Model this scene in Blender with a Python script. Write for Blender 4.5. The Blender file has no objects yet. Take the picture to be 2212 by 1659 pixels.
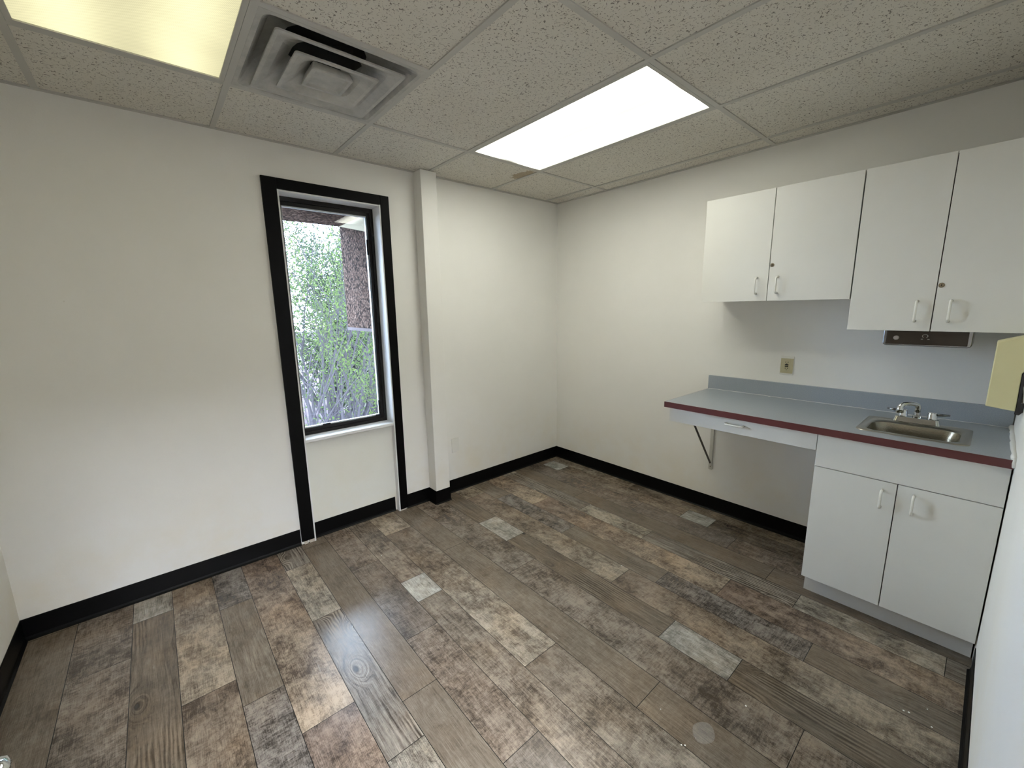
import bpy, bmesh, math, random
from mathutils import Vector, Matrix
random.seed(7)
sc = bpy.context.scene

# ------------------------------------------------------------------ camera
CX, CY, CZ = -2.9742, -2.777, 1.4913
YAW, PITCH, ROLL, FPX = 0.7103, -0.1799, -0.0151, 894.92
fwd = Vector((math.sin(YAW)*math.cos(PITCH), math.cos(YAW)*math.cos(PITCH), math.sin(PITCH)))
rgt = Vector((math.cos(YAW), -math.sin(YAW), 0))
upv = rgt.cross(fwd)
r2 = rgt*math.cos(ROLL) + upv*math.sin(ROLL)
u2 = upv*math.cos(ROLL) - rgt*math.sin(ROLL)
cam = bpy.data.cameras.new('camera'); co = bpy.data.objects.new('camera', cam)
sc.collection.objects.link(co)
m = Matrix((r2, u2, -fwd)).transposed().to_4x4(); m.translation = (CX, CY, CZ)
co.matrix_world = m
cam.sensor_fit = 'HORIZONTAL'; cam.sensor_width = 36.0; cam.lens = FPX/2212*36.0
cam.clip_start = 0.01; cam.clip_end = 300
sc.camera = co

# ------------------------------------------------------------------ view
sc.view_settings.view_transform = 'Standard'
sc.view_settings.look = 'None'
sc.view_settings.exposure = 0.08
sc.view_settings.gamma = 1.0
sc.view_settings.use_curve_mapping = False

# ------------------------------------------------------------------ sky
SKY = 29.0
w = bpy.data.worlds.new('sky'); sc.world = w; w.use_nodes = True
nt = w.node_tree; nt.nodes.clear()
wo = nt.nodes.new('ShaderNodeOutputWorld'); wb = nt.nodes.new('ShaderNodeBackground')
tc = nt.nodes.new('ShaderNodeTexCoord'); nz = nt.nodes.new('ShaderNodeTexNoise'); rp = nt.nodes.new('ShaderNodeValToRGB')
nz.inputs['Scale'].default_value = 3.0; nz.inputs['Detail'].default_value = 5
rp.color_ramp.elements[0].position = .35; rp.color_ramp.elements[0].color = (.50, .67, 1.0, 1)
rp.color_ramp.elements[1].position = .65; rp.color_ramp.elements[1].color = (.74, .85, 1.0, 1)
nt.links.new(tc.outputs['Generated'], nz.inputs['Vector']); nt.links.new(nz.outputs['Fac'], rp.inputs['Fac'])
nt.links.new(rp.outputs['Color'], wb.inputs['Color']); wb.inputs['Strength'].default_value = SKY
nt.links.new(wb.outputs['Background'], wo.inputs['Surface'])

LAMP_R, LAMP_L, LAMP_FILL = 16.0, 1.08, 170.0     # strengths: right and left ceiling fixtures, added unseen hallway fill

# ------------------------------------------------------------------ dimensions
H, L, D = 2.4295, 3.607, 2.890
T = 0.6096
GB, GA = 0.167, 0.555                      # ceiling grid offsets from the right and back walls
WT = 0.26                                  # exterior wall thickness

# ================================================================== helpers
def srgb(r, g, b):
    f = lambda c: (c/255/12.92) if c/255 <= .04045 else ((c/255+.055)/1.055)**2.4
    return (f(r), f(g), f(b), 1)

def new_mat(name):
    mt = bpy.data.materials.new(name); mt.use_nodes = True
    n = mt.node_tree; n.nodes.clear()
    out = n.nodes.new('ShaderNodeOutputMaterial'); p = n.nodes.new('ShaderNodeBsdfPrincipled')
    n.links.new(p.outputs[0], out.inputs[0])
    return mt, n, p, out

class N:
    """tiny node-graph helper"""
    def __init__(s, nt): s.t = nt
    def node(s, k, **kw):
        n = s.t.nodes.new(k)
        for a, b in kw.items(): setattr(n, a, b)
        return n
    def set(s, n, i, v):
        if hasattr(v, 'links') or isinstance(v, bpy.types.NodeSocket): s.t.links.new(v, n.inputs[i])
        else: n.inputs[i].default_value = v
    def math(s, op, a, b=0.0, c=0.0, clamp=False):
        n = s.node('ShaderNodeMath', operation=op, use_clamp=clamp)
        s.set(n, 0, a); s.set(n, 1, b); s.set(n, 2, c); return n.outputs[0]
    def noise(s, vec, scale, detail=3, rough=.5, dist=0.0):
        n = s.node('ShaderNodeTexNoise'); s.set(n, 'Vector', vec); s.set(n, 'Scale', scale); s.set(n, 'Detail', detail)
        s.set(n, 'Roughness', rough); s.set(n, 'Distortion', dist); return n.outputs['Fac']
    def ramp(s, f, stops):
        n = s.node('ShaderNodeValToRGB'); e = n.color_ramp.elements
        while len(e) < len(stops): e.new(.5)
        for k, (p, c) in enumerate(stops):
            e[k].position = p; e[k].color = c if isinstance(c, tuple) else (c, c, c, 1)
        s.set(n, 'Fac', f); return n.outputs['Color']
    def sm(s, f, a, b):
        n = s.node('ShaderNodeMapRange', interpolation_type='SMOOTHSTEP'); s.set(n, 'Value', f)
        s.set(n, 'From Min', a); s.set(n, 'From Max', b); return n.outputs[0]
    def mix(s, f, a, b, bt='MIX'):
        n = s.node('ShaderNodeMix', data_type='RGBA', blend_type=bt)
        s.set(n, 0, f); s.set(n, 6, a); s.set(n, 7, b); return n.outputs[2]
    def map(s, vec, scale=(1, 1, 1), loc=(0, 0, 0), rot=(0, 0, 0)):
        n = s.node('ShaderNodeMapping'); s.set(n, 'Vector', vec)
        n.inputs['Scale'].default_value = scale; n.inputs['Location'].default_value = loc; n.inputs['Rotation'].default_value = rot
        return n.outputs[0]
    def pos(s): return s.node('ShaderNodeNewGeometry').outputs['Position']
    def sep(s, v):
        n = s.node('ShaderNodeSeparateXYZ'); s.set(n, 0, v); return n.outputs
    def comb(s, x, y, z):
        n = s.node('ShaderNodeCombineXYZ'); s.set(n, 0, x); s.set(n, 1, y); s.set(n, 2, z); return n.outputs[0]
    def bump(s, h, strength=.3, dist=.002):
        n = s.node('ShaderNodeBump'); s.set(n, 'Height', h); s.set(n, 'Strength', strength); s.set(n, 'Distance', dist); return n.outputs[0]

def plain(name, col, rough=.5, metal=0.0, bump=None, spec=.5, coat=0.0):
    mt, n, p, _ = new_mat(name)
    p.inputs['Base Color'].default_value = col; p.inputs['Roughness'].default_value = rough
    p.inputs['Metallic'].default_value = metal; p.inputs['Specular IOR Level'].default_value = spec
    p.inputs['Coat Weight'].default_value = coat
    g = N(n)
    if bump:
        sc_, st = bump
        g.set(p, 'Normal', g.bump(g.noise(g.pos(), sc_, 4, .6), st, .002))
    # faint unevenness so that no surface is perfectly uniform
    v = g.noise(g.pos(), 2.3, 3, .6)
    g.set(p, 'Base Color', g.mix(1.0, col, g.ramp(v, [(.3, .95), (.7, 1.0)]), 'MULTIPLY'))
    return mt

# ------------------------------------------------------------------ materials
def wall_material(name, col, grime=True):
    mt, n, p, _ = new_mat(name); g = N(n)
    P = g.pos(); s = g.sep(P)
    c = g.mix(g.ramp(g.noise(P, 1.1, 4, .6), [(.35, 0.0), (.7, 1.0)]), col, tuple(x*.95 for x in col[:3]) + (1,))
    if grime:   # scuffs and yellowish wear low on the walls
        low = g.math('MULTIPLY', g.math('SUBTRACT', 1.0, g.sm(s[2], .12, .75)), g.ramp(g.noise(P, 2.6, 5, .65), [(.42, 0.0), (.68, .5)]))
        c = g.mix(low, c, (col[0]*.93, col[1]*.86, col[2]*.72, 1))
        line = g.noise(g.map(P, (6, 6, 30)), 1.0, 4, .7)
        c = g.mix(g.ramp(line, [(.74, 0.0), (.80, .18)]), c, (col[0]*.6, col[1]*.6, col[2]*.58, 1))
        sp = g.noise(P, 26, 2, .5)
        c = g.mix(g.ramp(sp, [(.79, 0.0), (.82, .25)]), c, (col[0]*.5, col[1]*.47, col[2]*.4, 1))
    g.set(p, 'Base Color', c); p.inputs['Roughness'].default_value = .62
    p.inputs['Specular IOR Level'].default_value = .35
    g.set(p, 'Normal', g.bump(g.noise(P, 160, 3, .6), .22, .0015))
    return mt
WALLC = (.86, .85, .81, 1)
m_wall = wall_material('painted_drywall', WALLC)
m_reveal = plain('reveal_paint', (.78, .78, .77, 1), .5)
m_panel = wall_material('panel_paint', (.78, .78, .72, 1))
m_black = plain('black_trim_paint', (.0012, .0012, .0013, 1), .5, bump=(90, .1), spec=.10)
m_cove = plain('black_rubber_cove', (.0012, .0012, .0014, 1), .42, spec=.14)
m_chip = plain('chipped_caulk', (.55, .50, .42, 1), .8, bump=(300, .5))
m_bronze = plain('dark_bronze_aluminium', (.006, .005, .0045, 1), .42, spec=.25)
m_spacer = plain('glazing_bead', (.62, .66, .68, 1), .4)
m_lam = plain('white_laminate', (.76, .755, .71, 1), .42, spec=.4)
m_lam_edge = plain('laminate_edge', (.30, .28, .26, 1), .6)
m_gap = plain('painted_gap_shade', (.035, .03, .03, 1), .9)  # near-black colour standing for the shade in the cabinet door gaps
m_toe = plain('toe_kick_board', (.56, .54, .50, 1), .6, bump=(60, .3))
m_pull = plain('white_enamel_pull', (.85, .84, .78, 1), .25, coat=.3)
m_steel = plain('brushed_steel', (.46, .44, .385, 1), .28, 1.0, bump=(220, .15))
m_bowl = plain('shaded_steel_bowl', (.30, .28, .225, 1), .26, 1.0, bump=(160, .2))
m_chrome = plain('chrome', (.75, .77, .78, 1), .07, 1.0)
m_dchrome = plain('dark_chrome', (.20, .21, .22, 1), .15, 1.0)
m_lock = plain('lock_metal', (.30, .25, .18, 1), .28, 1.0)
m_hole = plain('dark_recess', (.006, .006, .006, 1), .8)
m_maroon = plain('maroon_edge', (.085, .016, .016, 1), .45)
m_white = plain('white_plastic', (.80, .79, .74, 1), .4)
m_almond = plain('almond_plastic', (.50, .45, .28, 1), .4)
m_yellow = plain('yellowed_plastic', (.66, .61, .35, 1), .42)
m_blackgl = plain('black_gloss_plastic', (.004, .004, .007, 1), .15)
m_caulk = plain('white_caulk', (.74, .74, .72, 1), .5, bump=(70, .9))
m_brown = plain('dark_brown_enamel', (.035, .027, .020, 1), .28, .5)
m_door = plain('door_paint', (.55, .50, .42, 1), .5)
m_galv = plain('painted_bracket', (.60, .59, .53, 1), .45)
m_brace = plain('grey_steel_bar', (.13, .125, .11, 1), .5, .5)
m_grid = plain('grid_enamel', (.50, .49, .45, 1), .5)
m_duct = plain('duct_interior', (.03, .032, .03, 1), .7)

# worktop: grey-blue laminate with tiny wear specks
mt, n, p, _ = new_mat('grey_laminate'); g = N(n); P = g.pos()
c = g.mix(g.ramp(g.noise(P, 300, 2, .5), [(.4, 0.0), (.6, 1.0)]), (.275, .31, .345, 1), (.315, .35, .38, 1))
g.set(p, 'Base Color', c); p.inputs['Roughness'].default_value = .30
p.inputs['Specular IOR Level'].default_value = .6
m_counter = mt

# diffuser grille: white paint gone grey with dust
mt, n, p, _ = new_mat('dusty_white_metal'); g = N(n); P = g.pos()
d = g.ramp(g.noise(P, 9, 5, .7), [(.35, 0.0), (.65, 1.0)])
g.set(p, 'Base Color', g.mix(d, (.50, .49, .45, 1), (.36, .355, .33, 1))); p.inputs['Roughness'].default_value = .55
m_grille = mt

# acoustic ceiling tile with worm-like fissures
mt, n, p, _ = new_mat('fissured_ceiling_tile'); g = N(n); P = g.pos(); s = g.sep(P)
base = (.70, .675, .61, 1)
def worms(vec, sc_, wid, msc, lo, hi):
    a = g.noise(vec, sc_, 1, .4, .3)
    line = g.math('LESS_THAN', g.math('ABSOLUTE', g.math('SUBTRACT', a, .5)), wid)
    mk = g.sm(g.noise(g.map(vec, (1, 1, 1), (7.3, 2.1, 4)), msc, 1, .5), lo, hi)
    return g.math('MULTIPLY', line, g.math('GREATER_THAN', mk, .5))
v1 = g.map(P, (1.0, 1.6, 1), (0, 0, 0), (0, 0, .5))
v2 = g.map(P, (1.5, 1.0, 1), (3.7, 9.1, 0), (0, 0, -.3))
w1 = worms(v1, 42, .024, 62, .535, .61)
w2 = worms(v2, 58, .025, 84, .545, .62)
pin = g.math('GREATER_THAN', g.noise(P, 210, 1, .5), .70)
wm = g.math('MAXIMUM', w1, w2)
c = g.mix(g.ramp(g.noise(P, 1.7, 3, .6), [(.35, 0.0), (.65, 1.0)]), base, (.66, .63, .56, 1))
c = g.mix(g.math('MULTIPLY', pin, .30), c, (.22, .20, .17, 1))
c = g.mix(g.math('MULTIPLY', wm, .80), c, (.12, .105, .085, 1))
# water stain beside the lit fixture
dx = g.math('DIVIDE', g.math('ADD', s[0], .815), .062); dy = g.math('DIVIDE', g.math('ADD', s[1], .425), .125)
rr = g.math('SQRT', g.math('ADD', g.math('MULTIPLY', dx, dx), g.math('MULTIPLY', dy, dy)))
rr = g.math('ADD', rr, g.math('MULTIPLY', g.math('SUBTRACT', g.noise(P, 22, 4, .6), .5), 1.6))
c = g.mix(g.math('MULTIPLY', g.math('SUBTRACT', 1.0, g.sm(rr, .82, .98)), .75), c, (.33, .25, .15, 1))
g.set(p, 'Base Color', c); p.inputs['Roughness'].default_value = .9; p.inputs['Specular IOR Level'].default_value = .1
g.set(p, 'Normal', g.bump(g.math('SUBTRACT', g.math('MULTIPLY', g.noise(P, 260, 2, .6), .3), wm), .5, .002))
m_tile = mt

# exposed aggregate concrete outside
mt, n, p, _ = new_mat('exposed_aggregate'); g = N(n); P = g.pos()
vo = g.node('ShaderNodeTexVoronoi'); g.set(vo, 'Vector', P); g.set(vo, 'Scale', 58.0); g.set(vo, 'Randomness', 1.0)
c = g.mix(g.sep(vo.outputs['Color'])[0], (.028, .016, .012, 1), (.12, .082, .066, 1))
c = g.mix(g.math('GREATER_THAN', g.sep(vo.outputs['Color'])[1], .82), c, (.009, .006, .005, 1))
c = g.mix(g.sm(vo.outputs['Distance'], .42, .75), c, (.011, .008, .007, 1))
g.set(p, 'Base Color', c); p.inputs['Roughness'].default_value = .9; p.inputs['Specular IOR Level'].default_value = .03
g.set(p, 'Normal', g.bump(vo.outputs['Distance'], -.35, .003))
m_agg = mt
m_stucco = plain('smooth_stucco', (.33, .30, .22, 1), .8, spec=.03, bump=(120, .1))
m_flash = plain('pink_metal_flashing', (.055, .045, .048, 1), .6, spec=.05)
m_ext = plain('exterior_concrete', (.55, .50, .45, 1), .9, bump=(80, .5))

# vegetation and ground
m_bark = plain('grey_bark', (.036, .032, .035, 1), .85, spec=.03, bump=(60, .8))
def leaf_mat(name, c1, c2):
    mt, n, p, out = new_mat(name); g = N(n)
    oi = g.noise(g.pos(), 5, 3, .6)
    col = g.mix(g.ramp(oi, [(.35, 0.0), (.65, 1.0)]), c1, c2)
    g.set(p, 'Base Color', col); p.inputs['Roughness'].default_value = .6; p.inputs['Specular IOR Level'].default_value = .04
    tr = g.node('ShaderNodeBsdfTranslucent'); g.set(tr, 0, col)
    mx = g.node('ShaderNodeMixShader'); g.set(mx, 0, .5); n.links.new(p.outputs[0], mx.inputs[1]); n.links.new(tr.outputs[0], mx.inputs[2])
    n.links.new(mx.outputs[0], out.inputs[0]); return mt
m_leaf = leaf_mat('spring_leaves', (.036, .064, .018, 1), (.072, .094, .028, 1))
m_leaf2 = leaf_mat('distant_leaves', (.024, .034, .019, 1), (.038, .047, .030, 1))
mt, n, p, _ = new_mat('leaf_litter_ground'); g = N(n); P = g.pos()
c = g.mix(g.ramp(g.noise(P, 1.4, 6, .7), [(.35, 0.0), (.65, 1.0)]), (.050, .036, .037, 1), (.066, .053, .056, 1))
c = g.mix(g.ramp(g.noise(P, .5, 4, .6), [(.5, 0.0), (.62, .6)]), c, (.026, .042, .015, 1))
g.set(p, 'Base Color', c); p.inputs['Roughness'].default_value = .95; p.inputs['Specular IOR Level'].default_value = .03
m_ground = mt

# window glass: see-through pane with a fresnel sheen
mt, n, p, out = new_mat('window_glass'); g = N(n)
tr = g.node('ShaderNodeBsdfTransparent'); tr.inputs[0].default_value = (.95, .97, .97, 1)
gl = g.node('ShaderNodeBsdfGlossy'); gl.inputs['Roughness'].default_value = .02
fr = g.node('ShaderNodeFresnel'); fr.inputs[0].default_value = 1.45
mx = g.node('ShaderNodeMixShader'); n.links.new(fr.outputs[0], mx.inputs[0]); n.links.new(tr.outputs[0], mx.inputs[1]); n.links.new(gl.outputs[0], mx.inputs[2])
n.links.new(mx.outputs[0], out.inputs[0]); m_glass = mt

# prismatic lens over fluorescent tubes
def lens_mat(name, col, strength, x0, x1, dim, tubes, sig=.17):
    mt = bpy.data.materials.new(name); mt.use_nodes = True; n = mt.node_tree; n.nodes.clear(); g = N(n)
    out = g.node('ShaderNodeOutputMaterial'); em = g.node('ShaderNodeEmission')
    P = g.pos(); s = g.sep(P)
    f = g.math('DIVIDE', g.math('SUBTRACT', s[0], x0), x1-x0)
    k = None
    for t_ in tubes:
        e = g.math('DIVIDE', g.math('SUBTRACT', f, t_), sig); e = g.math('POWER', 2.718, g.math('MULTIPLY', g.math('MULTIPLY', e, e), -1.0))
        k = e if k is None else g.math('ADD', k, e)
    k = g.math('ADD', g.math('MULTIPLY', k, 1-dim), dim)
    k = g.math('MULTIPLY', k, g.math('ADD', .82, g.math('MULTIPLY', g.noise(P, 3.0, 3, .6), .36)))
    pr = g.math('MULTIPLY', g.math('SINE', g.math('MULTIPLY', s[0], 700.0)), g.math('SINE', g.math('MULTIPLY', s[1], 700.0)))
    k = g.math('MULTIPLY', k, g.math('ADD', 1.0, g.math('MULTIPLY', pr, .16)))
    em.inputs[0].default_value = col; g.set(em, 1, g.math('MULTIPLY', k, strength))
    n.links.new(em.outputs[0], out.inputs[0]); return mt

# ------------------------------------------------------------------ mesh helpers
def bx(bm, x0, x1, y0, y1, z0, z1):
    vs = [bm.verts.new((x, y, z)) for z in (z0, z1) for y in (y0, y1) for x in (x0, x1)]
    for a in ((0, 2, 3, 1), (4, 5, 7, 6), (0, 1, 5, 4), (2, 6, 7, 3), (0, 4, 6, 2), (1, 3, 7, 5)):
        bm.faces.new([vs[i] for i in a])
    return vs
def tube(bm, pts, r, seg=10, cap=True):
    pts = [Vector(p) for p in pts]; rings = []
    rr = r if isinstance(r, (list, tuple)) else [r]*len(pts)
    ref = None
    for i, p in enumerate(pts):
        t = (pts[min(i+1, len(pts)-1)] - pts[max(i-1, 0)]).normalized()
        if ref is None: ref = Vector((0, 0, 1)) if abs(t.z) < .9 else Vector((1, 0, 0))
        a = t.cross(ref).normalized(); b = a.cross(t).normalized(); ref = b
        rings.append([bm.verts.new(p + (a*math.cos(2*math.pi*k/seg) + b*math.sin(2*math.pi*k/seg))*rr[i]) for k in range(seg)])
    for i in range(len(rings)-1):
        for k in range(seg):
            bm.faces.new((rings[i][k], rings[i][(k+1) % seg], rings[i+1][(k+1) % seg], rings[i+1][k]))
    if cap: bm.faces.new(rings[0][::-1]); bm.faces.new(rings[-1])
def lathe(bm, prof, axis='z', at=(0, 0, 0), seg=24):
    """prof: list of (radius, height) swept around an axis"""
    at = Vector(at); rings = []
    for r, h in prof:
        ring = []
        for k in range(seg):
            c, s_ = math.cos(2*math.pi*k/seg)*r, math.sin(2*math.pi*k/seg)*r
            v = {'z': Vector((c, s_, h)), 'x': Vector((h, c, s_)), 'y': Vector((s_, h, c))}[axis]
            ring.append(bm.verts.new(at+v))
        rings.append(ring)
    for i in range(len(rings)-1):
        for k in range(seg):
            bm.faces.new((rings[i][k], rings[i][(k+1) % seg], rings[i+1][(k+1) % seg], rings[i+1][k]))
    bm.faces.new(rings[0][::-1]); bm.faces.new(rings[-1])
def prism(bm, poly, axis, a, b):
    """extrude a 2-D polygon along an axis from a to b"""
    def P(q, h): return {'x': (h, q[0], q[1]), 'y': (q[0], h, q[1]), 'z': (q[0], q[1], h)}[axis]
    A = [bm.verts.new(P(q, a)) for q in poly]; B = [bm.verts.new(P(q, b)) for q in poly]
    k = len(poly)
    bm.faces.new(A); bm.faces.new(B[::-1])
    for i in range(k): bm.faces.new((A[i], B[i], B[(i+1) % k], A[(i+1) % k]))
def rrect(x0, x1, y0, y1, r, seg=5):
    out = []
    for cx, cy, a0 in ((x1-r, y1-r, 0), (x0+r, y1-r, 90), (x0+r, y0+r, 180), (x1-r, y0+r, 270)):
        for k in range(seg+1):
            a = math.radians(a0 + 90*k/seg); out.append((cx+r*math.cos(a), cy+r*math.sin(a)))
    return out
def obj(name, bm, mat, parent=None, bevel=0, smooth=False, label=None):
    bmesh.ops.recalc_face_normals(bm, faces=bm.faces[:])
    me = bpy.data.meshes.new(name); bm.to_mesh(me); bm.free()
    for mm in (mat if isinstance(mat, (list, tuple)) else [mat]): me.materials.append(mm)
    o = bpy.data.objects.new(name, me); sc.collection.objects.link(o)
    if parent is not None: attach(o, parent)
    if bevel:
        b = o.modifiers.new('bevel', 'BEVEL'); b.width = bevel; b.segments = 2; b.limit_method = 'ANGLE'; b.angle_limit = .7
    if smooth:
        for f in me.polygons: f.use_smooth = True
    if label: o['label'] = label
    return o
def world_loc(o):
    v = Vector(o.location)
    while o.parent: o = o.parent; v += Vector(o.location)
    return v
def attach(o, parent):
    """meshes are written in world coordinates; a child keeps its place under the thing's base"""
    o.parent = parent
    o.location = Vector(o.location) - world_loc(parent)
def thing(name, label, cat, loc=(0, 0, 0), group=None):
    o = bpy.data.objects.new(name, None); sc.collection.objects.link(o); o.location = loc; o.empty_display_size = .1
    o['label'] = label; o['category'] = cat
    if group: o['group'] = group
    return o
def tag(o, label, cat, group=None):
    o['label'] = label; o['category'] = cat
    if group: o['group'] = group
    return o
def struct(o, label=None):
    o['kind'] = 'structure'
    if label: o['label'] = label
    return o
def box_obj(name, mat, b, parent=None, bevel=0, label=None):
    bm = bmesh.new(); bx(bm, *b); return obj(name, bm, mat, parent, bevel, label=label)

# ================================================================== FLOOR
# sheet vinyl: the printed plank pattern repeats every 1.828 m across and 1.383 m along,
# the second sheet slides 0.662 m
SX, PY = [0, .203, .357, .536, .679, .868, 1.007, 1.157, 1.322, 1.468, 1.66, 1.828], 1.383
#  column: joints along y (distance from back wall) and one style per plank that FOLLOWS each joint
# style = (light rgb, dark rgb, mottle, grain, scratch, knots)
def st(lc, dc, mo, gr, scr, kn, lc2=None, dc2=None): return (srgb(*lc), srgb(*dc), mo, gr, scr, kn, srgb(*(lc2 or lc)), srgb(*(dc2 or dc)))
DARKM = st((156, 145, 132), (88, 78, 68), .80, .15, .75, 0)
SMOOTH = st((146, 135, 121), (112, 102, 90), .25, .35, .1, .35)
GRAIN = st((166, 158, 147), (84, 76, 68), .2, .95, .15, 1.0)
PLANKS = {
 0: [(.467, DARKM)],
 1: [(.203, st((140, 129, 114), (92, 82, 70), .25, .75, .1, 1.0)), (1.283, st((214, 211, 203), (124, 120, 112), .55, .3, .2, 0))],
 2: [(.908, st((158, 142, 125), (88, 75, 64), .75, .2, .4, 0, (190, 178, 160), (104, 94, 82)))],
 3: [(.376, st((154, 144, 130), (108, 99, 88), .3, .6, .1, .4)), (1.07, st((158, 151, 144), (72, 66, 61), .85, .1, 1.0, 0))],
 4: [(1.333, st((160, 142, 128), (82, 70, 62), .8, .15, .4, 0, (206, 189, 167), (108, 94, 82)))],
 5: [(.244, st((202, 194, 180), (92, 86, 79), .7, .25, .2, 0)), (.774, GRAIN)],
 6: [(.075, SMOOTH)],
 7: [(.504, st((150, 140, 130), (88, 79, 72), .6, .2, .6, 0)), (1.188, st((160, 146, 132), (84, 73, 64), .75, .3, .6, 0))],
 8: [(.796, st((224, 226, 222), (138, 138, 136), .5, .2, .2, 0)), (.997, st((152, 142, 129), (86, 77, 68), .65, .45, .5, .2, (178, 164, 148), (96, 84, 74)))],
 9: [(.273, st((150, 138, 124), (88, 78, 68), .7, .2, .4, 0, (204, 193, 176), (118, 107, 95)))],
 10: [(.687, st((148, 137, 122), (110, 100, 88), .35, .35, .3, .4))],
}
def build_floor():
    bm = bmesh.new(); uv = bm.loops.layers.uv.new('sheet')
    ca = bm.loops.layers.float_color.new('light'); cb = bm.loops.layers.float_color.new('dark'); cp = bm.loops.layers.float_color.new('style')
    X0, X1, Y0, Y1 = -L-.02, .02, -4.6, .03
    def poly(x0, x1, y0, y1, z, mi, sty=None, uo=None, sd=0):
        x0, x1, y0, y1 = max(x0, X0), min(x1, X1), max(y0, Y0), min(y1, Y1)
        if x1-x0 < 1e-4 or y1-y0 < 1e-4: return
        f = bm.faces.new([bm.verts.new(q) for q in ((x0, y0, z), (x1, y0, z), (x1, y1, z), (x0, y1, z))]); f.material_index = mi
        for lp in f.loops:
            co_ = lp.vert.co
            if sty:
                lp[uv].uv = (co_.x-uo[0], uo[1]-co_.y)
                t_ = min(1, max(0, (-co_.y-uo[2])/(uo[3]-uo[2]))); mixc = lambda a_, b_: tuple(a_[k]*(1-t_)+b_[k]*t_ for k in range(4))
                lp[ca] = mixc(sty[0], sty[6]); lp[cb] = mixc(sty[1], sty[7]); lp[cp] = (sty[2], sty[3], sty[4], sty[5]*.5 + sd)
    poly(X0, X1, Y0, Y1, -.0012, 1)
    G = .0012
    for sh in (-1, 0, 1):
        ox = -3.43 + 1.828*sh; sx = 1.008 if sh == 1 else 1.0
        off = .662*sh
        for c_, js in PLANKS.items():
            a, b = ox + SX[c_]*sx, ox + SX[c_+1]*sx
            for rep in range(-2, 5):
                for i, (j, sty) in enumerate(js):
                    p0 = j + off + PY*rep
                    nx = js[i+1][0] if i+1 < len(js) else js[0][0] + PY
                    p1 = nx + off + PY*rep
                    poly(a+G, b-G, -p1+G, -p0-G, 0, 0, sty, (ox, off + PY*rep, p0, p1), 2*(c_*2+i+1))
    o = obj('floor', bm, [m_floor, m_seam])
    struct(o, 'weathered grey brown wood-look plank vinyl floor')
# ---- the plank material
mt, n, p, _ = new_mat('printed_plank_vinyl'); g = N(n)
uvn = g.node('ShaderNodeUVMap', uv_map='sheet').outputs[0]
A = g.node('ShaderNodeVertexColor', layer_name='light').outputs[0]; B = g.node('ShaderNodeVertexColor', layer_name='dark').outputs[0]
vc = g.node('ShaderNodeVertexColor', layer_name='style'); pr = g.node('ShaderNodeSeparateColor'); g.set(pr, 0, vc.outputs[0])
mo, gr, scr = pr.outputs[0], pr.outputs[1], pr.outputs[2]
seed = g.math('FLOOR', g.math('MULTIPLY', vc.outputs['Alpha'], .5)); knot = g.math('MULTIPLY', g.math('SUBTRACT', vc.outputs['Alpha'], g.math('MULTIPLY', seed, 2.0)), 2.0)
s = g.sep(uvn); U, V = s[0], s[1]
V3 = g.comb(U, V, g.math('MULTIPLY', seed, 3.7))
# knots pull the grain around them
vk = g.node('ShaderNodeTexVoronoi'); g.set(vk, 'Vector', g.comb(g.math('MULTIPLY', U, 5.5), g.math('MULTIPLY', V, 2.6), g.math('MULTIPLY', seed, 3.7))); vk.inputs['Scale'].default_value = 1.0
kd = vk.outputs['Distance']; kn = g.math('MULTIPLY', g.math('SUBTRACT', 1.0, g.sm(kd, .0, .34)), knot)
warp = g.math('MULTIPLY', g.noise(g.comb(g.math('MULTIPLY', U, 9), g.math('MULTIPLY', V, 1.6), seed), 1.0, 3, .55), 4.0)
gu = g.math('ADD', g.math('MULTIPLY', U, 62.0), g.math('ADD', warp, g.math('MULTIPLY', kn, 9.0)))
grain = g.noise(g.comb(gu, g.math('MULTIPLY', V, 3.0), seed), 1.0, 3, .6)
ring = g.math('ADD', .5, g.math('MULTIPLY', g.math('SINE', g.math('MULTIPLY', gu, 7.0)), .5))
ringm = g.math('MULTIPLY', g.sm(g.noise(g.comb(g.math('MULTIPLY', U, 5), g.math('MULTIPLY', V, 2), seed), 1.0, 2, .5), .48, .62), knot)
fine = g.noise(g.comb(g.math('MULTIPLY', U, 420.0), g.math('MULTIPLY', V, 14.0), seed), 1.0, 3, .65)
patch = g.noise(g.map(V3, (1.6, 1, 1)), 4.2, 4, .62)
mott = g.noise(g.map(V3, (1.4, 1, 1)), 15, 12, .86, .3)
scra = g.noise(g.comb(g.math('MULTIPLY', U, 16.0), g.math('MULTIPLY', V, 110.0), seed), 1.0, 6, .80, .6)
# fac: 1 = light, 0 = dark
mf = g.math('MULTIPLY_ADD', g.math('SUBTRACT', mott, .5), 5.2, g.math('MULTIPLY_ADD', g.math('SUBTRACT', patch, .5), 2.4, .50))
gf = g.math('MULTIPLY_ADD', g.math('SUBTRACT', grain, .5), 2.3, g.math('MULTIPLY_ADD', g.math('SUBTRACT', ring, .5), g.math('MULTIPLY', ringm, 1.0), .5))
sf = g.math('MULTIPLY', g.math('SUBTRACT', scra, .5), 2.6)
f = g.math('MULTIPLY', g.math('SUBTRACT', mf, .5), mo)
f = g.math('ADD', f, g.math('MULTIPLY', g.math('SUBTRACT', gf, .5), gr))
f = g.math('ADD', f, g.math('MULTIPLY', sf, scr))
f = g.math('ADD', f, g.math('MULTIPLY', g.math('SUBTRACT', fine, .5), 1.6))
f = g.math('ADD', f, .5, clamp=True)
c = g.mix(f, g.mix(1.0, B, (.72, .70, .66, 1), 'MULTIPLY'), g.mix(1.0, A, (1.10, 1.09, 1.08, 1), 'MULTIPLY'))
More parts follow.
